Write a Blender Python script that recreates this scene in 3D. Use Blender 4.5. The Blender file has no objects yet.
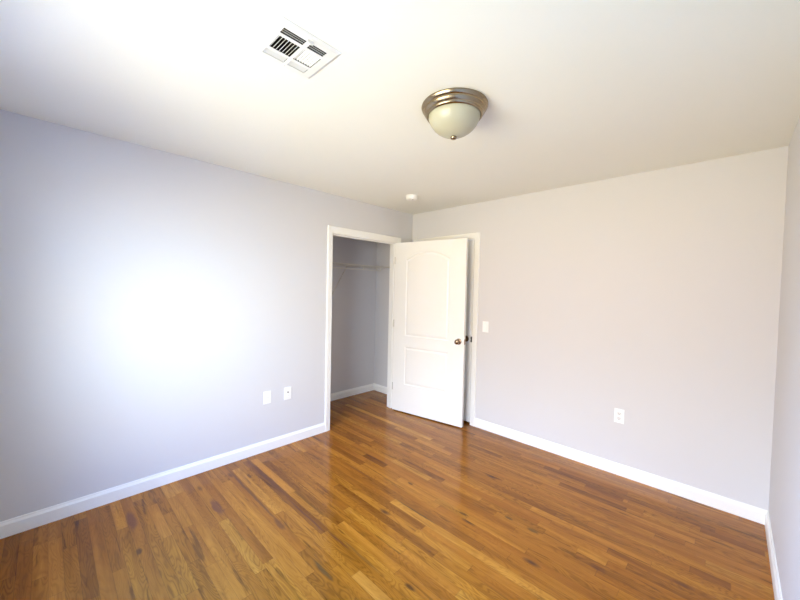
import bpy, bmesh, math, random
from mathutils import Vector, Matrix
random.seed(7)
sc = bpy.context.scene
C = sc.collection
PI = math.pi

# ---------------------------------------------------------------- camera
W, YB, H = 3.19, -3.62, 2.44          # room: x 0..W, y YB..0, z 0..H
FPX, YAW, PITCH, ROLL = 342.878, -0.771339, -0.030436, 0.021748
LOC = Vector((2.97695, -3.26275, 1.48119))
F = Vector((math.sin(YAW)*math.cos(PITCH), math.cos(YAW)*math.cos(PITCH), math.sin(PITCH)))
R = F.cross(Vector((0, 0, 1))).normalized(); U = R.cross(F)
R2 = math.cos(ROLL)*R + math.sin(ROLL)*U; U2 = -math.sin(ROLL)*R + math.cos(ROLL)*U
cd = bpy.data.cameras.new('camera'); cam = bpy.data.objects.new('camera', cd); C.objects.link(cam)
m = Matrix((R2, U2, -F)).transposed().to_4x4(); m.translation = LOC
cam.matrix_world = m
cd.sensor_fit = 'HORIZONTAL'; cd.sensor_width = 36; cd.lens = FPX*36/800; cd.clip_start = 0.01
sc.camera = cam

# ---------------------------------------------------------------- world, exposure
WX0, WX1, WZ0, WZ1 = 0.95, 2.45, 0.80, 2.08       # window opening in the wall behind the camera
EXPOSURE = 0.08
# sky and ground seen through the window: colour at heights z of the direction, straight ahead, towards +x and towards -x
KNOTS = [-1.0, -0.35, -0.08, 0.08, 0.20, 0.40, 0.70, 1.0]
FRONT = [(0.0, 0.0, 0.0), (16.93, 15.96, 11.6), (20.65, 17.22, 12.25), (18.06, 15.84, 14.62), (22.69, 21.01, 17.94), (32.32, 36.0, 45.0), (10.73, 21.41, 56.71), (0.0, 12.12, 57.64)]
EAST = [(0.0, 0.0, 0.0), (4.04, 3.96, 4.12), (20.42, 20.92, 20.06), (18.53, 24.07, 31.03), (21.75, 24.39, 26.26), (23.14, 25.7, 30.06), (9.46, 17.07, 40.12), (5.73, 15.02, 45.82)]
WEST = [(2.83, 8.55, 16.72), (7.01, 13.15, 20.09), (0.65, 6.0, 13.22), (4.16, 12.75, 28.81), (16.88, 31.35, 59.74), (18.66, 36.35, 76.81), (9.49, 26.29, 72.32), (5.85, 21.35, 67.72)]
sc.view_settings.view_transform = 'Standard'; sc.view_settings.look = 'None'
sc.view_settings.gamma = 1; sc.view_settings.use_curve_mapping = False
sc.view_settings.exposure = EXPOSURE
w = bpy.data.worlds.new('sky'); sc.world = w; w.use_nodes = True
nt = w.node_tree; nt.nodes.clear()
out = nt.nodes.new('ShaderNodeOutputWorld'); bg = nt.nodes.new('ShaderNodeBackground')
tc = nt.nodes.new('ShaderNodeTexCoord'); sep = nt.nodes.new('ShaderNodeSeparateXYZ')
nt.links.new(tc.outputs['Generated'], sep.inputs[0])
mp = nt.nodes.new('ShaderNodeMapRange'); mp.inputs[1].default_value = -1; mp.inputs[2].default_value = 1
nt.links.new(sep.outputs['Z'], mp.inputs[0])
def skyramp(cols):
    cr = nt.nodes.new('ShaderNodeValToRGB'); e = cr.color_ramp.elements
    e[0].position = 0.0; e[0].color = tuple(c/80 for c in cols[0])+(1,)
    e[1].position = 1.0; e[1].color = tuple(c/80 for c in cols[-1])+(1,)
    for z, c3 in list(zip(KNOTS, cols))[1:-1]:
        n = e.new((z+1)/2); n.color = tuple(c/80 for c in c3)+(1,)
    nt.links.new(mp.outputs[0], cr.inputs[0])
    return cr.outputs[0]
def blend(sign, a_, b_):
    mm = nt.nodes.new('ShaderNodeMath'); mm.operation = 'MULTIPLY'; mm.inputs[1].default_value = sign; nt.links.new(sep.outputs['X'], mm.inputs[0])
    gx = nt.nodes.new('ShaderNodeMapRange'); gx.interpolation_type = 'SMOOTHSTEP'
    nt.links.new(mm.outputs[0], gx.inputs[0]); gx.inputs[1].default_value = 0.30; gx.inputs[2].default_value = 0.80
    mxw = nt.nodes.new('ShaderNodeMix'); mxw.data_type = 'RGBA'
    nt.links.new(gx.outputs[0], mxw.inputs[0]); nt.links.new(a_, mxw.inputs[6]); nt.links.new(b_, mxw.inputs[7]); return mxw.outputs[2]
nt.links.new(blend(-1, blend(1, skyramp(FRONT), skyramp(EAST)), skyramp(WEST)), bg.inputs[0]); bg.inputs[1].default_value = 80.0
nt.links.new(bg.outputs[0], out.inputs[0])
ld = bpy.data.lights.new('window_daylight_portal', 'AREA'); ld.shape = 'RECTANGLE'
ld.size = WX1-WX0; ld.size_y = WZ1-WZ0; ld.cycles.is_portal = True
lo = bpy.data.objects.new('window_daylight_portal', ld); C.objects.link(lo)
lo.location = ((WX0+WX1)/2, YB-0.14, (WZ0+WZ1)/2); lo.rotation_euler = (PI/2, 0, 0)   # faces +y

# ---------------------------------------------------------------- materials
def s2l(r, g, b):
    f = lambda c: (c/255/12.92) if c/255 <= 0.04045 else ((c/255+0.055)/1.055)**2.4
    return (f(r), f(g), f(b), 1)
def mat(name, col, rough=0.5, metal=0.0, bump=0.0, bscale=200.0, spec=0.5, coat=0.0, var=0.0, aniso=0.0):
    m = bpy.data.materials.new(name); m.use_nodes = True
    t = m.node_tree; b = t.nodes['Principled BSDF']
    b.inputs['Base Color'].default_value = col; b.inputs['Roughness'].default_value = rough
    b.inputs['Metallic'].default_value = metal; b.inputs['Specular IOR Level'].default_value = spec
    b.inputs['Coat Weight'].default_value = coat
    if aniso: b.inputs['Anisotropic'].default_value = aniso
    tcn = t.nodes.new('ShaderNodeTexCoord')
    n = t.nodes.new('ShaderNodeTexNoise'); n.inputs['Scale'].default_value = bscale; n.inputs['Detail'].default_value = 3
    t.links.new(tcn.outputs['Object'], n.inputs['Vector'])
    if bump:
        bp = t.nodes.new('ShaderNodeBump'); bp.inputs['Strength'].default_value = bump; bp.inputs['Distance'].default_value = 0.001
        t.links.new(n.outputs['Fac'], bp.inputs['Height']); t.links.new(bp.outputs[0], b.inputs['Normal'])
    if var:
        n2 = t.nodes.new('ShaderNodeTexNoise'); n2.inputs['Scale'].default_value = 1.7; n2.inputs['Detail'].default_value = 4
        t.links.new(tcn.outputs['Object'], n2.inputs['Vector'])
        mx = t.nodes.new('ShaderNodeMix'); mx.data_type = 'RGBA'
        mx.inputs[6].default_value = tuple(c*(1-var) for c in col[:3])+(1,); mx.inputs[7].default_value = tuple(min(1, c*(1+var)) for c in col[:3])+(1,)
        t.links.new(n2.outputs['Fac'], mx.inputs[0]); t.links.new(mx.outputs[2], b.inputs['Base Color'])
    return m
M_WALL = mat('lavender_grey_wall_paint', s2l(219, 217, 216), 0.62, bump=0.25, bscale=350, spec=0.3, var=0.012)
M_CEIL = mat('white_ceiling_paint', s2l(245, 245, 236), 0.85, bump=0.25, bscale=300, spec=0.2, var=0.008)
M_TRIM = mat('white_trim_enamel', s2l(248, 247, 241), 0.32, bump=0.05, bscale=60)
M_DOOR = mat('white_door_paint', s2l(249, 248, 242), 0.38, bump=0.12, bscale=160)
M_PLAST = mat('white_plastic', s2l(250, 250, 247), 0.35, bump=0.02, bscale=50)
M_PLAST2 = mat('off_white_plastic', s2l(240, 239, 235), 0.4, bump=0.02, bscale=50)
M_SLOT = mat('dark_slot', s2l(45, 40, 36), 0.6, bump=0.02)
M_JACK = mat('dark_metal_jack', s2l(120, 108, 92), 0.35, 1.0, bump=0.02)
M_NICKEL = mat('brushed_nickel', s2l(158, 142, 118), 0.24, 1.0, bump=0.04, bscale=90, aniso=0.5)
M_KNOB = mat('satin_nickel_knob', s2l(160, 138, 116), 0.22, 1.0, bump=0.02, bscale=50)
M_HINGE = mat('painted_hinge', s2l(205, 200, 190), 0.35, 0.6, bump=0.02)
M_BRONZE = mat('dark_bronze', s2l(112, 92, 66), 0.35, 1.0, bump=0.02)
M_VENT = mat('white_vent_enamel', s2l(232, 233, 232), 0.4, bump=0.02)
M_DUCT = mat('dark_duct', s2l(46, 44, 42), 0.8, bump=0.1)
M_WIRE = mat('white_vinyl_wire', s2l(226, 222, 210), 0.4, bump=0.02)
M_LED = mat('grey_test_button', s2l(205, 203, 196), 0.5, bump=0.02)
# frosted lamp glass: alabaster glass, lamp off
M_GLASS = mat('frosted_lamp_glass', s2l(184, 181, 158), 0.34, bump=0.03, bscale=30, spec=0.5, coat=0.3)
b = M_GLASS.node_tree.nodes['Principled BSDF']
b.inputs['Subsurface Weight'].default_value = 0.25; b.inputs['Subsurface Radius'].default_value = (0.03, 0.03, 0.025); b.inputs['Subsurface Scale'].default_value = 0.5
# window pane
M_PANE = bpy.data.materials.new('window_glass'); M_PANE.use_nodes = True
t = M_PANE.node_tree; t.nodes.clear()
o_ = t.nodes.new('ShaderNodeOutputMaterial'); mixs = t.nodes.new('ShaderNodeMixShader')
tr = t.nodes.new('ShaderNodeBsdfTransparent'); gl = t.nodes.new('ShaderNodeBsdfGlossy'); gl.inputs['Roughness'].default_value = 0.02
fr = t.nodes.new('ShaderNodeLayerWeight'); pw = t.nodes.new('ShaderNodeMath'); pw.operation = 'POWER'; pw.inputs[1].default_value = 5
ma = t.nodes.new('ShaderNodeMath'); ma.operation = 'MULTIPLY_ADD'; ma.inputs[1].default_value = 0.9; ma.inputs[2].default_value = 0.04
t.links.new(fr.outputs['Facing'], pw.inputs[0]); t.links.new(pw.outputs[0], ma.inputs[0])
t.links.new(ma.outputs[0], mixs.inputs[0]); t.links.new(tr.outputs[0], mixs.inputs[1]); t.links.new(gl.outputs[0], mixs.inputs[2]); t.links.new(mixs.outputs[0], o_.inputs[0])

# oak floor. Attributes: 'tone' (r = tone 0..1, g = grain seed, b = hue seed), UV 'plank' (metres along, 0..1 across)
def floor_material(marks):
    m = bpy.data.materials.new('stained_oak_strip_floor'); m.use_nodes = True
    t = m.node_tree; b = t.nodes['Principled BSDF']; N = t.nodes.new; L = t.links.new
    def math_(op, a, b_=None, c_=None, clamp=False):
        n = N('ShaderNodeMath'); n.operation = op; n.use_clamp = clamp
        for i, v in enumerate((a, b_, c_)):
            if v is None: continue
            if isinstance(v, (int, float)): n.inputs[i].default_value = v
            else: L(v, n.inputs[i])
        return n.outputs[0]
    def mixc(f, a, b_, mode='MIX'):
        n = N('ShaderNodeMix'); n.data_type = 'RGBA'; n.blend_type = mode
        if isinstance(f, (int, float)): n.inputs[0].default_value = f
        else: L(f, n.inputs[0])
        for i, v in ((6, a), (7, b_)):
            if isinstance(v, tuple): n.inputs[i].default_value = v
            else: L(v, n.inputs[i])
        return n.outputs[2]
    at = N('ShaderNodeAttribute'); at.attribute_name = 'tone'
    sp = N('ShaderNodeSeparateColor'); L(at.outputs['Color'], sp.inputs[0])
    uv = N('ShaderNodeUVMap'); uv.uv_map = 'plank'
    su = N('ShaderNodeSeparateXYZ'); L(uv.outputs[0], su.inputs[0])
    tcn = N('ShaderNodeTexCoord'); so = N('ShaderNodeSeparateXYZ'); L(tcn.outputs['Object'], so.inputs[0])
    # plank space: x shifted per plank, z = seed
    cx = N('ShaderNodeCombineXYZ')
    L(math_('ADD', so.outputs[0], math_('MULTIPLY', sp.outputs[1], 37.0)), cx.inputs[0]); L(so.outputs[1], cx.inputs[1]); L(math_('MULTIPLY', sp.outputs[1], 91.0), cx.inputs[2])
    def noise(scale3, sc_, detail=4, rough=0.55, dist=0.0):
        mpn = N('ShaderNodeMapping'); mpn.inputs['Scale'].default_value = scale3; L(cx.outputs[0], mpn.inputs[0])
        n = N('ShaderNodeTexNoise'); n.inputs['Scale'].default_value = sc_; n.inputs['Detail'].default_value = detail
        n.inputs['Roughness'].default_value = rough; n.inputs['Distortion'].default_value = dist
        L(mpn.outputs[0], n.inputs['Vector']); return n.outputs['Fac']
    def ramp(fac, stops):
        r = N('ShaderNodeValToRGB'); el = r.color_ramp.elements
        el[0].position, el[0].color = stops[0][0], stops[0][1]; el[1].position, el[1].color = stops[-1][0], stops[-1][1]
        for p_, c_ in stops[1:-1]: q = el.new(p_); q.color = c_
        L(fac, r.inputs[0]); return r.outputs[0]
    base = ramp(sp.outputs[0], [(0.0, s2l(96, 52, 16)), (0.25, s2l(132, 76, 22)), (0.5, s2l(164, 100, 27)), (0.75, s2l(187, 120, 36)), (1.0, s2l(210, 148, 58))])
    base = mixc(math_('MULTIPLY', sp.outputs[2], 0.45), base, mixc(1.0, base, (0.93, 1.05, 0.80, 1), 'MULTIPLY'))
    # broad figure: cathedral rings
    rings_n = noise((1.3, 8.0, 1.0), 1.5, 2, 0.45, 0.5)
    rings = math_('SINE', math_('MULTIPLY', rings_n, 130.0))
    ringf = math_('POWER', math_('MULTIPLY_ADD', rings, 0.5, 0.5), 2.2)
    ringa = math_('MULTIPLY_ADD', sp.outputs[2], 0.55, 0.18)
    col = mixc(math_('MULTIPLY', ringf, ringa), base, mixc(1.0, base, (0.55, 0.48, 0.42, 1), 'MULTIPLY'))
    # fine pores
    pores = noise((2.5, 90.0, 1.0), 6.0, 5, 0.7)
    col = mixc(math_('MULTIPLY', ramp(pores, [(0.5, (0, 0, 0, 1)), (0.68, (1, 1, 1, 1))]), 0.30), col, mixc(1.0, col, (0.55, 0.46, 0.38, 1), 'MULTIPLY'))
    # cloudy tone along plank
    cl = noise((0.9, 13.0, 1.0), 1.8, 4)
    col = mixc(ramp(cl, [(0.38, (0, 0, 0, 1)), (0.68, (1, 1, 1, 1))]), col, mixc(1.0, col, (0.66, 0.60, 0.52, 1), 'MULTIPLY'))
    # mineral streaks and knots of their own
    st = noise((1.1, 15.0, 1.0), 1.9, 4, 0.6, 0.5)
    col = mixc(ramp(st, [(0.595, (0, 0, 0, 1)), (0.69, (0.9, 0.9, 0.9, 1))]), col, mixc(1.0, col, (0.42, 0.40, 0.40, 1), 'MULTIPLY'))
    vm = N('ShaderNodeMapping'); vm.inputs['Scale'].default_value = (0.55, 1.6, 1.0); L(cx.outputs[0], vm.inputs[0])
    vo = N('ShaderNodeTexVoronoi'); vo.inputs['Scale'].default_value = 2.2; L(vm.outputs[0], vo.inputs['Vector'])
    col = mixc(ramp(vo.outputs['Distance'], [(0.02, (0.8, 0.8, 0.8, 1)), (0.075, (0, 0, 0, 1))]), col, (0.05, 0.02, 0.01, 1))
    # particular marks of this floor
    for (mx_, my_, ln, wd, c_, a_) in marks:
        dx = math_('DIVIDE', math_('SUBTRACT', so.outputs[0], mx_), ln/2)
        wob = math_('MULTIPLY', math_('SUBTRACT', noise((1, 1, 1), 7.0, 2), 0.5), wd*1.2)
        dy = math_('DIVIDE', math_('ADD', math_('SUBTRACT', so.outputs[1], my_), wob), wd/2)
        d = math_('SQRT', math_('ADD', math_('MULTIPLY', dx, dx), math_('MULTIPLY', dy, dy)))
        k = math_('MULTIPLY', math_('SUBTRACT', 1.25, d), 1.6, clamp=True)
        col = mixc(math_('MULTIPLY', k, a_), col, c_)
    # dark joints between strips
    e1 = math_('MINIMUM', su.outputs[1], math_('SUBTRACT', 1.0, su.outputs[1]))
    col = mixc(ramp(e1, [(0.006, (0.4, 0.4, 0.4, 1)), (0.022, (0, 0, 0, 1))]), col, (0.03, 0.014, 0.006, 1))
    e2 = math_('ABSOLUTE', su.outputs[0])
    col = mixc(ramp(e2, [(0.0004, (0.4, 0.4, 0.4, 1)), (0.0016, (0, 0, 0, 1))]), col, (0.03, 0.014, 0.006, 1))
    L(col, b.inputs['Base Color'])
    b.inputs['Specular IOR Level'].default_value = 0.30
    rn = noise((2.0, 10.0, 1.0), 3.0, 2)
    L(math_('MULTIPLY_ADD', rn, 0.08, 0.13), b.inputs['Roughness'])
    bp = N('ShaderNodeBump'); bp.inputs['Strength'].default_value = 0.10; bp.inputs['Distance'].default_value = 0.001
    L(pores, bp.inputs['Height']); L(bp.outputs[0], b.inputs['Normal'])
    return m

# ---------------------------------------------------------------- mesh helpers
def link(name, bm, m, parent=None, smooth=False, bevel=0.0):
    bmesh.ops.recalc_face_normals(bm, faces=bm.faces[:])
    if bevel:
        es = [e_ for e_ in bm.edges if len(e_.link_faces) == 2 and e_.calc_face_angle(0) > 0.6]
        bmesh.ops.bevel(bm, geom=es, offset=bevel, segments=2, affect='EDGES', profile=0.5)
    me = bpy.data.meshes.new(name); bm.to_mesh(me); bm.free()
    for mm in (m if isinstance(m, (list, tuple)) else [m]): me.materials.append(mm)
    if smooth:
        for p in me.polygons: p.use_smooth = True
        me.set_sharp_from_angle(angle=math.radians(35))
    o = bpy.data.objects.new(name, me); C.objects.link(o)
    if parent: o.parent = parent
    return o
def box(bm, x0, x1, y0, y1, z0, z1, M=None):
    vs = [bm.verts.new((x, y, z)) for x in (x0, x1) for y in (y0, y1) for z in (z0, z1)]
    for f in ((0, 1, 3, 2), (4, 6, 7, 5), (0, 4, 5, 1), (2, 3, 7, 6), (0, 2, 6, 4), (1, 5, 7, 3)): bm.faces.new([vs[i] for i in f])
    if M is not None: bmesh.ops.transform(bm, matrix=M, verts=vs)
    return vs
def lathe(bm, prof, seg=64, M=None, cap=True):
    """prof: list of (r, z); axis z."""
    rings = []; allv = []
    for r, z in prof:
        if r < 1e-6: v = bm.verts.new((0, 0, z)); rings.append([v]); allv.append(v)
        else:
            rg = [bm.verts.new((r*math.cos(2*PI*i/seg), r*math.sin(2*PI*i/seg), z)) for i in range(seg)]
            rings.append(rg); allv += rg
    for a, b_ in zip(rings, rings[1:]):
        for i in range(seg):
            j = (i+1) % seg
            if len(a) == 1 and len(b_) == 1: continue
            if len(a) == 1: bm.faces.new((a[0], b_[j], b_[i]))
            elif len(b_) == 1: bm.faces.new((a[i], a[j], b_[0]))
            else: bm.faces.new((a[i], a[j], b_[j], b_[i]))
    if cap:
        for rg in (rings[0], rings[-1]):
            if len(rg) > 1: bm.faces.new(rg)
    if M is not None: bmesh.ops.transform(bm, matrix=M, verts=allv)
def rod(bm, a, b_, r, seg=8):
    a = Vector(a); b_ = Vector(b_); d = b_-a
    M = Matrix.Translation(a) @ d.to_track_quat('Z', 'Y').to_matrix().to_4x4()
    lathe(bm, [(r, 0), (r, d.length)], seg, M)
def sweep_box(bm, pts2, path):  # profile (d, z) swept along a path of (x, y, nx, ny) – mitred moulding
    rings = [[bm.verts.new((x+nx*d, y+ny*d, z)) for d, z in pts2] for x, y, nx, ny in path]
    n = len(pts2)
    for a, b_ in zip(rings, rings[1:]):
        for i in range(n):
            bm.faces.new((a[i], a[(i+1) % n], b_[(i+1) % n], b_[i]))
    bm.faces.new(rings[0]); bm.faces.new(rings[-1])
def tag(o, label, cat, group=None, kind=None):
    o['label'] = label; o['category'] = cat
    if group: o['group'] = group
    if kind: o['kind'] = kind
    return o
def thing(name, label, cat, M, group=None):
    o = bpy.data.objects.new(name, None); C.objects.link(o); o.empty_display_size = 0.1
    o.matrix_world = M; return tag(o, label, cat, group)
def struct(name, bm, m, label, cat, **k):
    return tag(link(name, bm, m, **k), label, cat, kind='structure')

# ---------------------------------------------------------------- shell
YL, YJ = -1.2126, -0.2802            # closet opening along the left wall
ZO = 2.045                            # head of both door openings
XE0, XE1 = 0.098, 0.927               # entry opening along the far wall
CX, CYR, CYL = -0.77, 0.082, -2.70    # closet interior; unseen left end lengthened to darken the inside
T = 0.115; J = 0.018

# floor: one mesh, every strip its own face
PW = 0.0572
def build_floor(over, marks):
    bm = bmesh.new(); uvl = bm.loops.layers.uv.new('plank'); cl = bm.loops.layers.float_color.new('tone')
    x0, x1, y0, y1 = -0.86, W+0.1, YB-0.1, 1.25
    rnd = random.Random(21)
    def quad(xa, xb, ya, yb, tone):
        g, h = rnd.random(), rnd.random()
        vs = [bm.verts.new(v) for v in ((xa, ya, 0), (xb, ya, 0), (xb, yb, 0), (xa, yb, 0))]
        f = bm.faces.new(vs)
        for l, uvv in zip(f.loops, ((0, 0), (xb-xa, 0), (xb-xa, 1), (0, 1))):
            l[uvl].uv = uvv; l[cl] = (tone, g, h, 1)
    r0 = math.floor(y0/PW); r1 = math.ceil(y1/PW)
    for r in range(r0, r1):
        ya, yb = r*PW-0.010, (r+1)*PW-0.010
        fixed = sorted((o for o in over if ya <= o[0] < yb), key=lambda o: o[1])
        x = x0; cuts = []
        def fill(a, b_):
            x_ = a
            while x_ < b_-1e-6:
                ln = rnd.choice((0.4, 0.6, 0.8, 1.1, 1.5))*rnd.uniform(0.8, 1.15)
                nx = x_+ln
                if nx > b_-0.2: nx = b_
                quad(x_, nx, ya, yb, min(1, max(0, rnd.gauss(0.62, 0.12))))
                x_ = nx
        for (_, fa, fb, tone) in fixed:
            if fb <= x+0.02: continue
            if fa > x: fill(x, fa)
            quad(max(fa, x), fb, ya, yb, tone); x = max(x, fb)
        if not fixed: x = x0-rnd.uniform(0, 0.5)
        fill(x, x1)
    # slab under it
    box(bm, x0, x1, y0, y1, -0.12, -0.002)
    o = struct('floor', bm, floor_material(marks), 'glossy honey brown oak strip floor', 'floor')
    return o
DK = s2l(70, 42, 24); OL = s2l(104, 84, 46)
MC = {'D': s2l(92, 52, 28), 'O': s2l(100, 62, 26), 'G': s2l(82, 60, 28), 'P': s2l(100, 54, 38), 'K': s2l(62, 34, 16)}
# (y, x from, x to, tone) of particular strips; (x, y, length, width, colour, strength) of particular grain marks
OVER =  [(-2.106, 0.07, 1.25, 0.22), (-1.988, 0.18, 1.25, 0.36), (-2.198, 0.14, 0.89, 0.85), (-2.162, 0.53, 0.91, 0.8), (-1.762, 0.89, 1.83, 0.3), (-1.858, 1.16, 1.69, 0.82), (-1.348, 1.52, 1.78, 0.88), (-1.139, 0.95, 1.41, 0.3), (-1.106, 2.38, 2.53, 0.85), (-0.976, 2.03, 2.3, 0.84), (-0.867, 2.86, 3.02, 0.25), (-0.413, 2.59, 2.83, 0.85), (-0.508, 2.06, 2.5, 0.3), (-0.356, 2.21, 2.46, 0.33), (-0.384, 2.49, 2.88, 0.72), (-1.118, 1.74, 2.19, 0.6), (-0.38, 2.88, 3.16, 0.3), (-1.852, 1.69, 2.06, 0.74), (-1.67, 1.63, 2.02, 0.86), (-2.372, 0.17, 0.83, 0.72), (-1.275, 0.67, 0.94, 0.2), (-2.174, 0.35, 0.53, 0.6), (-2.221, 0.89, 1.51, 0.5), (-0.629, 0.88, 1.33, 0.6), (-0.438, 1.2, 1.54, 0.36), (-1.708, 0.2, 0.98, 0.62), (-3.0, 0.04, 0.75, 0.42), (-2.851, 0.11, 1.13, 0.6), (-0.268, 1.64, 1.98, 0.72), (-3.133, 0.1, 0.87, 0.3)]
MARKS =  [(0.428, -2.085, 0.712, 0.03, 'D', 0.75), (1.019, -2.099, 0.47, 0.014, 'D', 0.7), (0.525, -2.257, 0.943, 0.018, 'O', 0.75), (0.994, -2.261, 0.133, 0.035, 'D', 0.6), (0.548, -2.482, 0.221, 0.045, 'P', 0.7), (1.482, -2.264, 0.175, 0.022, 'G', 0.75), (1.365, -2.079, 0.218, 0.016, 'D', 0.65), (1.51, -1.557, 0.347, 0.01, 'G', 0.85), (1.741, -1.341, 0.062, 0.02, 'K', 0.7), (1.258, -1.336, 0.054, 0.022, 'K', 0.75), (1.54, -2.061, 0.341, 0.016, 'O', 0.6), (1.875, -2.014, 0.063, 0.03, 'K', 0.8), (1.975, -1.17, 0.055, 0.022, 'G', 0.7), (2.135, -1.165, 0.07, 0.026, 'G', 0.7), (2.832, -0.287, 0.081, 0.02, 'O', 0.6), (2.119, -0.546, 0.143, 0.012, 'D', 0.6), (0.791, -1.275, 0.251, 0.025, 'D', 0.6), (0.836, -1.509, 0.367, 0.014, 'D', 0.5), (2.508, -1.193, 0.077, 0.05, 'D', 0.5), (0.327, -2.909, 0.231, 0.05, 'P', 0.65), (0.669, -2.919, 0.059, 0.03, 'K', 0.7), (0.318, -2.172, 0.073, 0.02, 'K', 0.6), (1.614, -0.056, 0.609, 0.01, 'D', 0.35), (1.195, -0.127, 0.74, 0.009, 'D', 0.5)]
OVER = [(a, b, c, 0.56+(d-0.56)*0.75) for a, b, c, d in OVER]
MARKS = [(a, b, c, d, MC[e], f) for a, b, c, d, e, f in MARKS]
build_floor(OVER, MARKS)

bm = bmesh.new()                       # ceiling with a hole for the register
VX0, VX1, VY0, VY1 = 1.565, 1.777, -2.662, -2.438
X0, X1, Y0, Y1 = -0.90, W+0.12, YB-0.12, 1.30
box(bm, X0, VX0, Y0, Y1, H, H+0.1); box(bm, VX1, X1, Y0, Y1, H, H+0.1)
box(bm, VX0, VX1, Y0, VY0, H, H+0.1); box(bm, VX0, VX1, VY1, Y1, H, H+0.1)
struct('ceiling', bm, M_CEIL, 'white painted flat ceiling', 'ceiling')

bm = bmesh.new()
box(bm, -T, 0, YB-0.12, YL-J, 0, H); box(bm, -T, 0, YJ+J, T, 0, H); box(bm, -T, 0, YL-J, YJ+J, ZO+J, H)
struct('wall_left', bm, M_WALL, 'pale lavender grey wall with the closet doorway', 'wall')
bm = bmesh.new()
box(bm, 0, XE0-J, 0, T, 0, H); box(bm, XE1+J, W+0.12, 0, T, 0, H); box(bm, XE0-J, XE1+J, 0, T, ZO+J, H)
struct('wall_back', bm, M_WALL, 'pale grey far wall with the room doorway', 'wall')
bm = bmesh.new(); box(bm, W, W+0.12, YB-0.12, 0, 0, H)
struct('wall_right', bm, M_WALL, 'pale grey wall at the right edge', 'wall')
bm = bmesh.new()
box(bm, 0, WX0, YB-0.12, YB, 0, H); box(bm, WX1, W, YB-0.12, YB, 0, H)
box(bm, WX0, WX1, YB-0.12, YB, 0, WZ0); box(bm, WX0, WX1, YB-0.12, YB, WZ1, H)
struct('wall_front', bm, M_WALL, 'wall with the window behind the viewer', 'wall')
bm = bmesh.new()
box(bm, CX-0.08, CX, CYL-0.08, CYR+0.08, 0, H); box(bm, CX, -T, CYR, CYR+0.08, 0, H); box(bm, CX, -T, CYL-0.08, CYL, 0, H)
struct('wall_closet', bm, M_WALL, 'grey walls inside the closet', 'wall')
bm = bmesh.new()  # unseen hall enclosure, added so sky light cannot leak under the door
box(bm, -0.08, 0, T, 1.25, 0, H); box(bm, 1.9, 1.98, T, 1.25, 0, H); box(bm, 0, 1.9, 1.17, 1.25, 0, H)
struct('wall_hall_light_block', bm, M_WALL, 'unseen hallway walls added beyond the closed door to block sky light', 'wall')

# baseboards (profile: thickness, height, small ogee top)
BH, BT = 0.0943, 0.014
BP = [(0, 0), (BT, 0), (BT, BH-0.022), (BT-0.003, BH-0.016), (BT-0.006, BH-0.010), (BT-0.007, BH-0.003), (BT-0.009, BH), (0, BH)]
CW, RV = 0.060, 0.005                  # casing width, reveal
yc0, yc1 = YL-RV-CW, YJ+RV+CW; xc0, xc1 = XE0-RV-CW, XE1+RV+CW
def baseboard(name, path, label):
    bm = bmesh.new(); sweep_box(bm, BP, path); struct(name, bm, M_TRIM, label, 'baseboard')
baseboard('baseboard_left', [(0, YB, 1, 1), (0, yc0, 1, 0)], 'white baseboard along the left wall')
baseboard('baseboard_left_corner', [(0, yc1, 1, 0), (0, 0, 1, -1)], 'short white baseboard between closet casing and corner')
baseboard('baseboard_back', [(xc1, 0, 0, -1), (W, 0, -1, -1)], 'white baseboard along the far wall')
baseboard('baseboard_right', [(W, 0, -1, -1), (W, YB, -1, 1)], 'white baseboard along the right wall')
baseboard('baseboard_front', [(W, YB, -1, 1), (0, YB, 1, 1)], 'white baseboard under the window')
baseboard('baseboard_closet', [(-T, CYL, -1, 1), (CX, CYL, 1, 1), (CX, CYR, 1, -1), (-T, CYR, -1, -1)], 'white baseboard inside the closet')

# casings: mitred, stepped profile (u across width from the opening outwards, d = thickness)
CP = [(0, 0), (0, 0.009), (0.006, 0.011), (0.016, 0.011), (0.022, 0.013), (0.045, 0.016), (0.055, 0.017), (CW, 0.013), (CW, 0)]
def casing(name, a0, a1, ztop, axis, label, zbot=0.0, four=False, sgn=1, base=0.0):
    """opening a0..a1; axis 'y' -> on plane x=base, 'x' -> on plane y=base (room at -y when sgn=-1)"""
    bm = bmesh.new(); corners = [(a0, zbot, -1, 0), (a0, ztop, -1, 1), (a1, ztop, 1, 1), (a1, zbot, 1, 0)]
    if four: corners = [(a0, zbot, -1, -1), (a0, ztop, -1, 1), (a1, ztop, 1, 1), (a1, zbot, 1, -1), (a0, zbot, -1, -1)]
    rings = []
    for a, z, da_, dz in corners:
        rg = []
        for u, d in CP:
            p, q = a+da_*u, z+dz*u
            rg.append(bm.verts.new((base+sgn*d, p, q) if axis == 'y' else (p, base+sgn*d, q)))
        rings.append(rg)
    n = len(CP)
    for r0_, r1_ in zip(rings, rings[1:]):
        for i in range(n): bm.faces.new((r0_[i], r0_[(i+1) % n], r1_[(i+1) % n], r1_[i]))
    if not four: bm.faces.new(rings[0]); bm.faces.new(rings[-1])
    return struct(name, bm, M_TRIM, label, 'door trim' if not four else 'window trim')
casing('trim_1', YL-RV, YJ+RV, ZO+RV+0.007, 'y', 'white moulded casing around the closet doorway')
casing('trim_2', XE0-RV, XE1+RV, ZO+RV+0.007, 'x', 'white moulded casing around the room doorway', sgn=-1)
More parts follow.
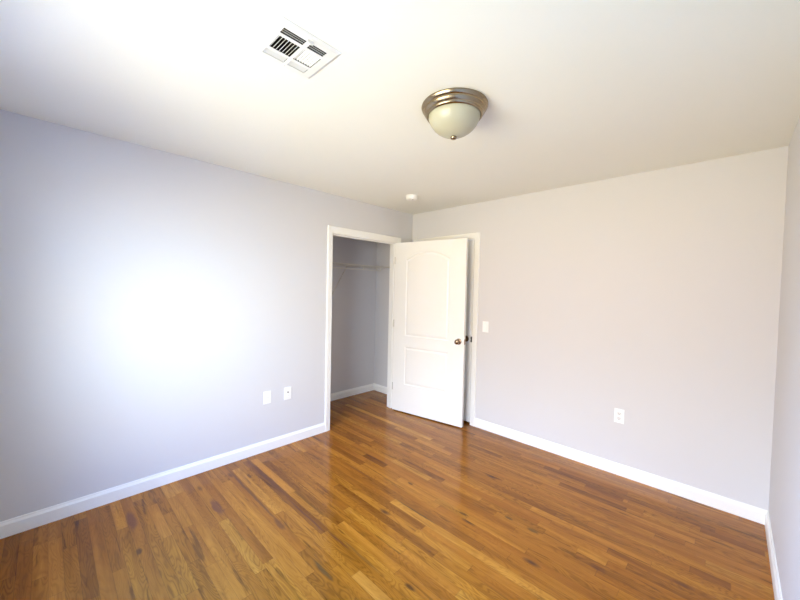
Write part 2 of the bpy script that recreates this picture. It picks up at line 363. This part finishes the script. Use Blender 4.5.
# jambs with stops
bm = bmesh.new()
box(bm, -T, 0, YL-J, YL, 0, ZO+J); box(bm, -T, 0, YJ, YJ+J, 0, ZO+J); box(bm, -T, 0, YL, YJ, ZO, ZO+J)
box(bm, -0.075, -0.040, YL, YL+0.011, 0, ZO); box(bm, -0.075, -0.040, YJ-0.011, YJ, 0, ZO); box(bm, -0.075, -0.040, YL+0.011, YJ-0.011, ZO-0.011, ZO)
struct('trim_3', bm, M_TRIM, 'white jamb lining the closet doorway', 'door jamb')
bm = bmesh.new()
box(bm, XE0-J, XE0, 0, T, 0, ZO+J); box(bm, XE1, XE1+J, 0, T, 0, ZO+J); box(bm, XE0, XE1, 0, T, ZO, ZO+J)
box(bm, XE0, XE0+0.011, 0.040, 0.075, 0, ZO); box(bm, XE1-0.011, XE1, 0.040, 0.075, 0, ZO); box(bm, XE0+0.011, XE1-0.011, 0.040, 0.075, ZO-0.011, ZO)
struct('trim_4', bm, M_TRIM, 'white jamb lining the room doorway', 'door jamb')

# window behind the viewer
bm = bmesh.new()
fy0, fy1 = YB-0.10, YB-0.04
for (a, b2, c, d) in ((WX0, WX0+0.05, WZ0, WZ1), (WX1-0.05, WX1, WZ0, WZ1), (WX0+0.05, WX1-0.05, WZ0, WZ0+0.05), (WX0+0.05, WX1-0.05, WZ1-0.05, WZ1), (WX0+0.05, WX1-0.05, 1.41, 1.45)):
    box(bm, a, b2, fy0, fy1, c, d)
win = struct('window_1', bm, M_TRIM, 'white double hung window behind the viewer', 'window')
for (c, d, yy) in ((WZ0+0.05, 1.41, -0.065), (1.45, WZ1-0.05, -0.08)):
    bm = bmesh.new(); box(bm, WX0+0.05, WX1-0.05, YB+yy-0.002, YB+yy+0.002, c, d); link('pane', bm, M_PANE, win)
bm = bmesh.new(); box(bm, WX0-0.08, WX1+0.08, YB, YB+0.035, WZ0-0.025, WZ0-0.002); link('window_sill', bm, M_TRIM, win, bevel=0.003)
casing('trim_5', WX0, WX1, WZ1, 'x', 'white casing around the window', zbot=WZ0, sgn=1, base=YB)

# ---------------------------------------------------------------- doors
def ring(poly, d):
    """inset a closed convex-ish polygon (x,z) by d"""
    n = len(poly); outp = []
    for i in range(n):
        p0, p1, p2 = Vector(poly[i-1]), Vector(poly[i]), Vector(poly[(i+1) % n])
        e1 = (p1-p0).normalized(); e2 = (p2-p1).normalized()
        n1 = Vector((-e1.y, e1.x)); n2 = Vector((-e2.y, e2.x))
        k = 1+n1.dot(n2); v = (n1+n2)/max(k, 0.3)
        outp.append(tuple(p1+v*d))
    return outp
def door_leaf_bm(dw, z0, z1, th, panels):
    """leaf from x=0..dw, face A at y=0 (towards -y), face B at y=+th"""
    bm = bmesh.new()
    for side in (0, 1):
        y = 0.0 if side == 0 else th
        s = 1 if side == 0 else -1
        outer = [(0, z0), (dw, z0), (dw, z1), (0, z1)]
        ov = [bm.verts.new((x, y, z)) for x, z in outer]
        edges = [bm.edges.new((ov[i], ov[(i+1) % 4])) for i in range(4)]
        for poly in panels:
            prev = [bm.verts.new((x, y, z)) for x, z in poly]
            edges += [bm.edges.new((prev[i], prev[(i+1) % len(prev)])) for i in range(len(prev))]
            for ins, dep in ((0.005, 0.0045), (0.010, 0.006), (0.018, 0.0055), (0.034, 0.0012), (0.038, 0.001)):
                cur = [bm.verts.new((x, y+s*dep, z)) for x, z in ring(poly, ins)]
                for i in range(len(cur)):
                    j = (i+1) % len(cur); bm.faces.new((prev[i], prev[j], cur[j], cur[i]))
                prev = cur
            bm.faces.new(prev)
        bmesh.ops.triangle_fill(bm, edges=edges, use_beauty=True, use_dissolve=False)
        if side == 0: fa = ov
        else:
            for i in range(4):
                j = (i+1) % 4; bm.faces.new((fa[i], fa[j], ov[j], ov[i]))
    return bm
def arch_panel(x0, x1, z0, zs, zp, n=20):
    pts = [(x0, z0), (x1, z0), (x1, zs)]
    a = (x1-x0)/2; hgt = zp-zs
    for i in range(1, n):
        u = i/n*2-1        # 1 .. -1 from right to left
        x = (x0+x1)/2-u*a
        pts.append((x, zs+hgt*math.cos(u*PI/2)**1.0 if False else zs+hgt*(1-u*u)))
    pts.append((x0, zs))
    return pts
def knob_set(parent, x, z, y, s, mt):
    """round door knob with rosette; s=-1 points to -y"""
    M = Matrix.Translation((x, y, z)) @ Matrix.Rotation(PI/2 if s < 0 else -PI/2, 4, 'X')
    bm = bmesh.new(); lathe(bm, [(0.0, 0.0), (0.033, 0.0), (0.033, 0.004), (0.029, 0.008), (0.018, 0.010), (0.0, 0.010)], 40, M)
    rs = link('rosette', bm, mt, parent, smooth=True)
    bm = bmesh.new(); lathe(bm, [(0.0, 0.009), (0.012, 0.009), (0.011, 0.022), (0.013, 0.028), (0.022, 0.033), (0.0265, 0.040), (0.0275, 0.047), (0.025, 0.055), (0.018, 0.061), (0.008, 0.0635), (0.0, 0.064)], 40, M)
    return link('knob', bm, mt, parent, smooth=True)
DA = 0.158
dw = YJ-YL-0.005
# closet door, swung open about 99 degrees; its closet side faces the viewer
pins = Vector((0.012, YJ, 0))
P = [arch_panel(0.165, 0.742, 0.930, 1.835, 1.925), [(0.165, 0.345), (0.742, 0.345), (0.742, 0.800), (0.165, 0.800)]]
bm = door_leaf_bm(dw, 0.012, ZO-0.003, 0.035, P)
door = struct('door_1', bm, M_DOOR, 'open white arched two panel door swung out from the closet', 'door')
hx, hy = 0.012+0.035*math.sin(DA), YJ-0.035*math.cos(DA)
door.matrix_world = Matrix.Translation((hx, hy, 0)) @ Matrix.Rotation(DA, 4, 'Z')
k = knob_set(door, dw-0.062, 0.935, 0.0, -1, M_KNOB); knob_set(door, dw-0.062, 0.935, 0.035, 1, M_KNOB)
bm = bmesh.new(); box(bm, dw-0.0005, dw+0.0015, 0.006, 0.029, 0.935-0.028, 0.935+0.028); link('latch_plate', bm, M_KNOB, door)
for z in (0.30, 1.07, 1.83):
    bm = bmesh.new()
    rod(bm, (-0.002, -0.001, z-0.044), (-0.002, -0.001, z+0.044), 0.0055, 12)
    box(bm, 0.0, 0.0015, 0.0, 0.030, z-0.044, z+0.044)
    h = link('hinge', bm, M_HINGE, door, smooth=True); h['label'] = 'small painted steel hinge'
# room door, closed, opening into this room
bm = door_leaf_bm(XE1-XE0-0.010, 0.022, ZO-0.003, 0.035, [arch_panel(0.13, 0.69, 0.930, 1.835, 1.925), [(0.13, 0.345), (0.69, 0.345), (0.69, 0.800), (0.13, 0.800)]])
door2 = struct('door_2', bm, M_DOOR, 'closed white room door behind the open closet door', 'door')
door2.location = (XE0+0.003, 0.003, 0)
kx = XE1-XE0-0.003-0.078
knob_set(door2, kx, 0.948, 0.0, -1, M_BRONZE); knob_set(door2, kx, 0.948, 0.035, 1, M_BRONZE)
for z in (0.30, 1.07, 1.83):
    bm = bmesh.new(); rod(bm, (-0.002, -0.004, z-0.044), (-0.002, -0.004, z+0.044), 0.0055, 12); link('hinge', bm, M_HINGE, door2, smooth=True)
bm = bmesh.new()
box(bm, XE1-XE0-0.016, XE1-XE0-0.002, -0.015, 0.004, 0.948+0.003, 0.948+0.030); box(bm, XE1-XE0-0.016, XE1-XE0-0.002, -0.015, 0.004, 0.948-0.030, 0.948-0.003)
box(bm, XE1-XE0-0.014, XE1-XE0-0.004, -0.010, 0.004, 0.948-0.003, 0.948+0.003)
link('strike_plate', bm, M_SLOT, door2)

# ---------------------------------------------------------------- ceiling register
VM = Matrix.Translation((1.671, -2.550, H))
vt = thing('ceiling_vent', 'white square metal ceiling register with angled louvers', 'air vent', VM)
ow, oh = 0.126, 0.130                   # half sizes of the face frame in x and y
bm = bmesh.new()
# opening sections in local coordinates: (x0,x1,y0,y1, blade axis, tilt sign)
SEC = [(-0.046, 0.040, -0.097, -0.008, 'x', 1), (-0.046, 0.040, 0.006, 0.088, 'x', -1),
       (0.056, 0.090, -0.102, -0.008, 'y', -1), (0.056, 0.090, 0.010, 0.084, 'y', -1),
       (-0.096, -0.060, -0.100, -0.008, 'y', 1), (-0.096, -0.060, 0.006, 0.088, 'y', 1)]
# face as a plate cut by the sections (grid of cells)
xs = sorted({-ow+0.012, ow-0.012} | {v for s in SEC for v in s[0:2]}); ys = sorted({-oh+0.012, oh-0.012} | {v for s in SEC for v in s[2:4]})
for xa, xb in zip(xs, xs[1:]):
    for ya, yb in zip(ys, ys[1:]):
        cxm, cym = (xa+xb)/2, (ya+yb)/2
        if any(s[0] < cxm < s[1] and s[2] < cym < s[3] for s in SEC): continue
        box(bm, xa, xb, ya, yb, -0.009, -0.007)
# sloping rim
o4 = [(-ow, -oh), (ow, -oh), (ow, oh), (-ow, oh)]; i4 = [(-ow+0.012, -oh+0.012), (ow-0.012, -oh+0.012), (ow-0.012, oh-0.012), (-ow+0.012, oh-0.012)]
A = [bm.verts.new((x, y, 0)) for x, y in o4]; A1 = [bm.verts.new((x, y, -0.003)) for x, y in o4]; B = [bm.verts.new((x, y, -0.009)) for x, y in i4]; B1 = [bm.verts.new((x, y, 0)) for x, y in i4]
for i in range(4):
    j = (i+1) % 4
    bm.faces.new((A[i], A[j], A1[j], A1[i])); bm.faces.new((A1[i], A1[j], B[j], B[i])); bm.faces.new((B[i], B[j], B1[j], B1[i])); bm.faces.new((A[i], A[j], B1[j], B1[i]))
link('face_frame', bm, M_VENT, vt)
for (xa, xb, ya, yb, ax, tl) in SEC:
    bm = bmesh.new(); th = math.radians(50 if tl*(1 if ax == 'x' else -1) > 0 else 38)
    if ax == 'x': n = 7; lo_, hi_ = ya, yb; L2 = 0.0062 if tl > 0 else 0.0043
    else: n = 3; lo_, hi_ = xa, xb; L2 = 0.0058
    for i in range(n):
        c = lo_+(hi_-lo_)*(i+0.5)/n
        for_m = Matrix.Translation((0, c, -0.003) if ax == 'x' else (c, 0, -0.003))
        if ax == 'x': box(bm, xa, xb, -L2, L2, -0.0005, 0.0005, for_m @ Matrix.Rotation(tl*th, 4, 'X'))
        else: box(bm, -L2, L2, ya, yb, -0.0005, 0.0005, for_m @ Matrix.Rotation(-tl*th, 4, 'Y'))
    link('louver_blades', bm, M_VENT, vt)
bm = bmesh.new()
for a_ in ((VX0-1.671+0.001, VX0-1.671+0.003, VY0+2.55+0.001, VY1+2.55-0.001), (VX1-1.671-0.003, VX1-1.671-0.001, VY0+2.55+0.001, VY1+2.55-0.001),
           (VX0-1.671+0.003, VX1-1.671-0.003, VY0+2.55+0.001, VY0+2.55+0.003), (VX0-1.671+0.003, VX1-1.671-0.003, VY1+2.55-0.003, VY1+2.55-0.001)):
    box(bm, a_[0], a_[1], a_[2], a_[3], 0.002, 0.25)
box(bm, VX0-1.671, VX1-1.671, VY0+2.55, VY1+2.55, 0.25, 0.253)
for i in range(4):                      # damper vanes
    box(bm, -0.1, 0.1, -0.085+i*0.056-0.001, -0.085+i*0.056+0.001, 0.05, 0.09)
link('duct_boot', bm, M_DUCT, vt)
bm = bmesh.new(); box(bm, 0.094, 0.108, -0.004, 0.0, -0.0105, -0.009); box(bm, 0.098, 0.104, -0.012, 0.012, -0.020, -0.009, Matrix.Rotation(0.0, 4, 'X'))
link('damper_lever', bm, M_VENT, vt)
for sx, sy in ((-0.112, 0.0), (0.112, 0.0)):
    bm = bmesh.new(); lathe(bm, [(0, -0.0115), (0.003, -0.0112), (0.0042, -0.0095), (0.0042, -0.0085), (0, -0.0085)], 16, Matrix.Translation((sx, sy, 0)))
    link('screw', bm, M_PLAST2, vt, smooth=True)

# ---------------------------------------------------------------- ceiling light
LM = Matrix.Translation((1.90, -1.78, H))
cl = thing('ceiling_light', 'flush mount ceiling light with nickel rim and frosted glass bowl', 'ceiling light', LM)
bm = bmesh.new()
lathe(bm, [(0, 0), (0.166, 0), (0.170, -0.002), (0.1715, -0.007), (0.169, -0.014), (0.163, -0.020), (0.160, -0.022), (0.1605, -0.026), (0.158, -0.033), (0.151, -0.040), (0.148, -0.043), (0.1475, -0.048), (0.144, -0.054), (0.138, -0.057), (0.134, -0.055), (0.134, -0.030), (0, -0.030)], 96)
link('rim', bm, M_NICKEL, cl, smooth=True)
bm = bmesh.new()
lathe(bm, [(0.133, -0.048), (0.1325, -0.058), (0.130, -0.070), (0.125, -0.083), (0.117, -0.097), (0.106, -0.111), (0.092, -0.124), (0.076, -0.135), (0.058, -0.144), (0.040, -0.150), (0.020, -0.154), (0.0, -0.155)], 96, cap=False)
link('glass_bowl', bm, M_GLASS, cl, smooth=True)
bm = bmesh.new(); lathe(bm, [(0, -0.151), (0.009, -0.152), (0.012, -0.155), (0.016, -0.158), (0.017, -0.162), (0.015, -0.167), (0.009, -0.170), (0, -0.171)], 32)
link('finial', bm, M_NICKEL, cl, smooth=True)

# ---------------------------------------------------------------- smoke detector
sd = thing('smoke_detector', 'small round white smoke detector on the ceiling near the corner', 'smoke detector', Matrix.Translation((0.577, -0.655, H)))
bm = bmesh.new(); lathe(bm, [(0, 0), (0.062, 0), (0.063, -0.003), (0.063, -0.010), (0, -0.010)], 56); link('base', bm, M_PLAST, sd, smooth=True)
bm = bmesh.new(); lathe(bm, [(0, -0.010), (0.059, -0.010), (0.059, -0.016), (0.057, -0.017), (0.057, -0.020), (0.059, -0.021), (0.057, -0.030), (0.050, -0.037), (0.030, -0.041), (0, -0.042)], 56); link('cover', bm, M_PLAST, sd, smooth=True)
bm = bmesh.new(); lathe(bm, [(0, -0.041), (0.011, -0.0405), (0.010, -0.044), (0, -0.0445)], 24, Matrix.Translation((0.022, -0.010, 0))); link('test_button', bm, M_LED, sd, smooth=True)

# ---------------------------------------------------------------- wall plates (local: x across, z up, -y out of the wall)
def plate(parent, wd=0.071, ht=0.116, cut=()):
    bm = bmesh.new(); box(bm, -wd/2, wd/2, -0.0055, 0, -ht/2, ht/2)
    return link('plate', bm, M_PLAST, parent, bevel=0.002)
def screw(parent, x, z, y=-0.0055):
    bm = bmesh.new(); lathe(bm, [(0, 0), (0.0034, 0), (0.003, 0.0012), (0, 0.0014)], 16, Matrix.Translation((x, y, z)) @ Matrix.Rotation(PI/2, 4, 'X'))
    return link('screw', bm, M_PLAST2, parent, smooth=True)
def duplex(name, label, M, group=None):
    t_ = thing(name, label, 'electrical outlet', M, group)
    plate(t_)
    for z in (0.0195, -0.0195):
        bm = bmesh.new()
        n = 40; vs0 = []; vs1 = []
        for i in range(n):
            a_ = 2*PI*i/n; x = 0.0172*math.cos(a_); zz = max(-0.0135, min(0.0135, 0.0172*math.sin(a_)))
            vs0.append(bm.verts.new((x, -0.0050, z+zz))); vs1.append(bm.verts.new((x, -0.0078, z+zz)))
        for i in range(n): bm.faces.new((vs0[i], vs0[(i+1) % n], vs1[(i+1) % n], vs1[i]))
        bm.faces.new(vs1); bm.faces.new(vs0)
        rc = link('receptacle', bm, M_PLAST2, t_)
        bm = bmesh.new()
        box(bm, -0.0075, -0.0055, -0.0082, -0.0075, z-0.001, z+0.008); box(bm, 0.0055, 0.0075, -0.0082, -0.0075, z, z+0.007)
        lathe(bm, [(0, 0), (0.0026, 0), (0.0026, 0.0007), (0, 0.0007)], 12, Matrix.Translation((0, -0.0075, z-0.0065)) @ Matrix.Rotation(PI/2, 4, 'X'))
        link('slots', bm, M_SLOT, rc)
    screw(t_, 0, 0)
    return t_
ML = lambda y, z: Matrix.Translation((0, y, z)) @ Matrix.Rotation(PI/2, 4, 'Z')      # on the left wall, facing +x
MB = lambda x, z: Matrix.Translation((x, 0, z))                                        # on the far wall, facing -y
pl = thing('wall_plate', 'white wall plate with a tall rectangular insert, farther from the closet', 'wall plate', ML(-1.890, 0.485))
plate(pl)
bm = bmesh.new(); box(bm, -0.0168, 0.0168, -0.0070, -0.005, -0.0335, 0.0335); ins = link('insert', bm, M_PLAST2, pl, bevel=0.0008)
bm = bmesh.new()
for z in (0.018, -0.018): box(bm, -0.0115, 0.0115, -0.0078, -0.0068, z-0.011, z+0.011)
link('insert_face', bm, M_PLAST, ins, bevel=0.0004)
screw(pl, 0, 0.0485); screw(pl, 0, -0.0485)
duplex('wall_outlet', 'white outlet plate low on the far wall above the baseboard', MB(2.341, 0.485))
jk = thing('jack_plate', 'white wall plate with a dark jack, nearer the closet', 'cable jack', ML(-1.692, 0.482))
plate(jk)
for z, mt, rr in ((0.012, M_JACK, 0.0065), (-0.016, M_PLAST2, 0.006)):
    bm = bmesh.new(); lathe(bm, [(0, 0), (rr, 0), (rr, 0.003), (rr*0.7, 0.0032), (rr*0.7, 0.008), (0, 0.008)], 6 if rr > 0.006 else 20, Matrix.Translation((0, -0.0052, z)) @ Matrix.Rotation(PI/2, 4, 'X'))
    link('jack', bm, mt, jk)
screw(jk, 0, 0.043); screw(jk, 0, -0.043)
sw = thing('light_switch', 'white rocker light switch on the far wall beside the door casing', 'light switch', MB(1.090, 1.103))
plate(sw)
bm = bmesh.new(); box(bm, -0.0168, 0.0168, -0.0068, -0.005, -0.0335, 0.0335); link('switch_frame', bm, M_PLAST2, sw, bevel=0.0006)
bm = bmesh.new()
vs = [bm.verts.new(v) for v in ((-0.0145, -0.006, -0.031), (0.0145, -0.006, -0.031), (0.0145, -0.006, 0.031), (-0.0145, -0.006, 0.031), (-0.0145, -0.0105, -0.031), (0.0145, -0.0105, -0.031), (0.0145, -0.0072, 0.031), (-0.0145, -0.0072, 0.031))]
for f in ((0, 1, 2, 3), (4, 5, 6, 7), (0, 1, 5, 4), (1, 2, 6, 5), (2, 3, 7, 6), (3, 0, 4, 7)): bm.faces.new([vs[i] for i in f])
link('rocker', bm, M_PLAST, sw)
screw(sw, 0, 0.0485); screw(sw, 0, -0.0485)

# ---------------------------------------------------------------- closet wire shelf
ws = thing('wire_shelf', 'white wire closet shelf with hanging rail', 'closet shelf', Matrix.Translation((CX, 0, 1.78)))
XF = 0.310; ya, yb = CYL+0.004, CYR-0.004
bm = bmesh.new()
for i in range(int((yb-ya)/0.0300)):
    y = ya+0.012+i*0.0300
    rod(bm, (0.006, y, 0.0), (XF, y, 0.0), 0.0007, 5)
link('deck_wires', bm, M_WIRE, ws)['kind'] = 'stuff'
for x, z, r in ((0.008, -0.003, 0.0018), (0.155, -0.003, 0.0018), (XF, 0.005, 0.0042)):
    bm = bmesh.new(); rod(bm, (x, ya, z), (x, yb, z), r, 8); link('shelf_rail', bm, M_WIRE, ws, smooth=True)
bm = bmesh.new(); rod(bm, (XF+0.004, ya, -0.054), (XF+0.004, -0.115, -0.054), 0.0045, 10); link('hanging_rail', bm, M_WIRE, ws, smooth=True)
for y in (-2.592, -2.320, -2.048, -1.776, -1.504, -1.232, -0.960, -0.688, -0.416, -0.119):
    bm = bmesh.new(); rod(bm, (XF+0.001, y, 0.0), (XF+0.004, y, -0.054), 0.0045, 8); link('rail_hanger', bm, M_WIRE, ws, smooth=True)
for y in (-2.320, -1.504, -0.688):
    bm = bmesh.new(); rod(bm, (XF, y+0.003, -0.030), (0.006, y+0.003, -0.385), 0.0052, 8); rod(bm, (0.006, y+0.003, -0.375), (0.006, y+0.003, -0.41), 0.004, 8)
    link('support_brace', bm, M_WIRE, ws, smooth=True)
for y in (yb-0.0,):
    bm = bmesh.new(); box(bm, XF-0.018, XF+0.012, y-0.006, y+0.003, -0.014, 0.008); link('end_bracket', bm, M_WIRE, ws, bevel=0.001)
    bm = bmesh.new(); box(bm, 0.0, 0.02, y-0.006, y+0.003, -0.014, 0.008); link('end_bracket', bm, M_WIRE, ws, bevel=0.001)
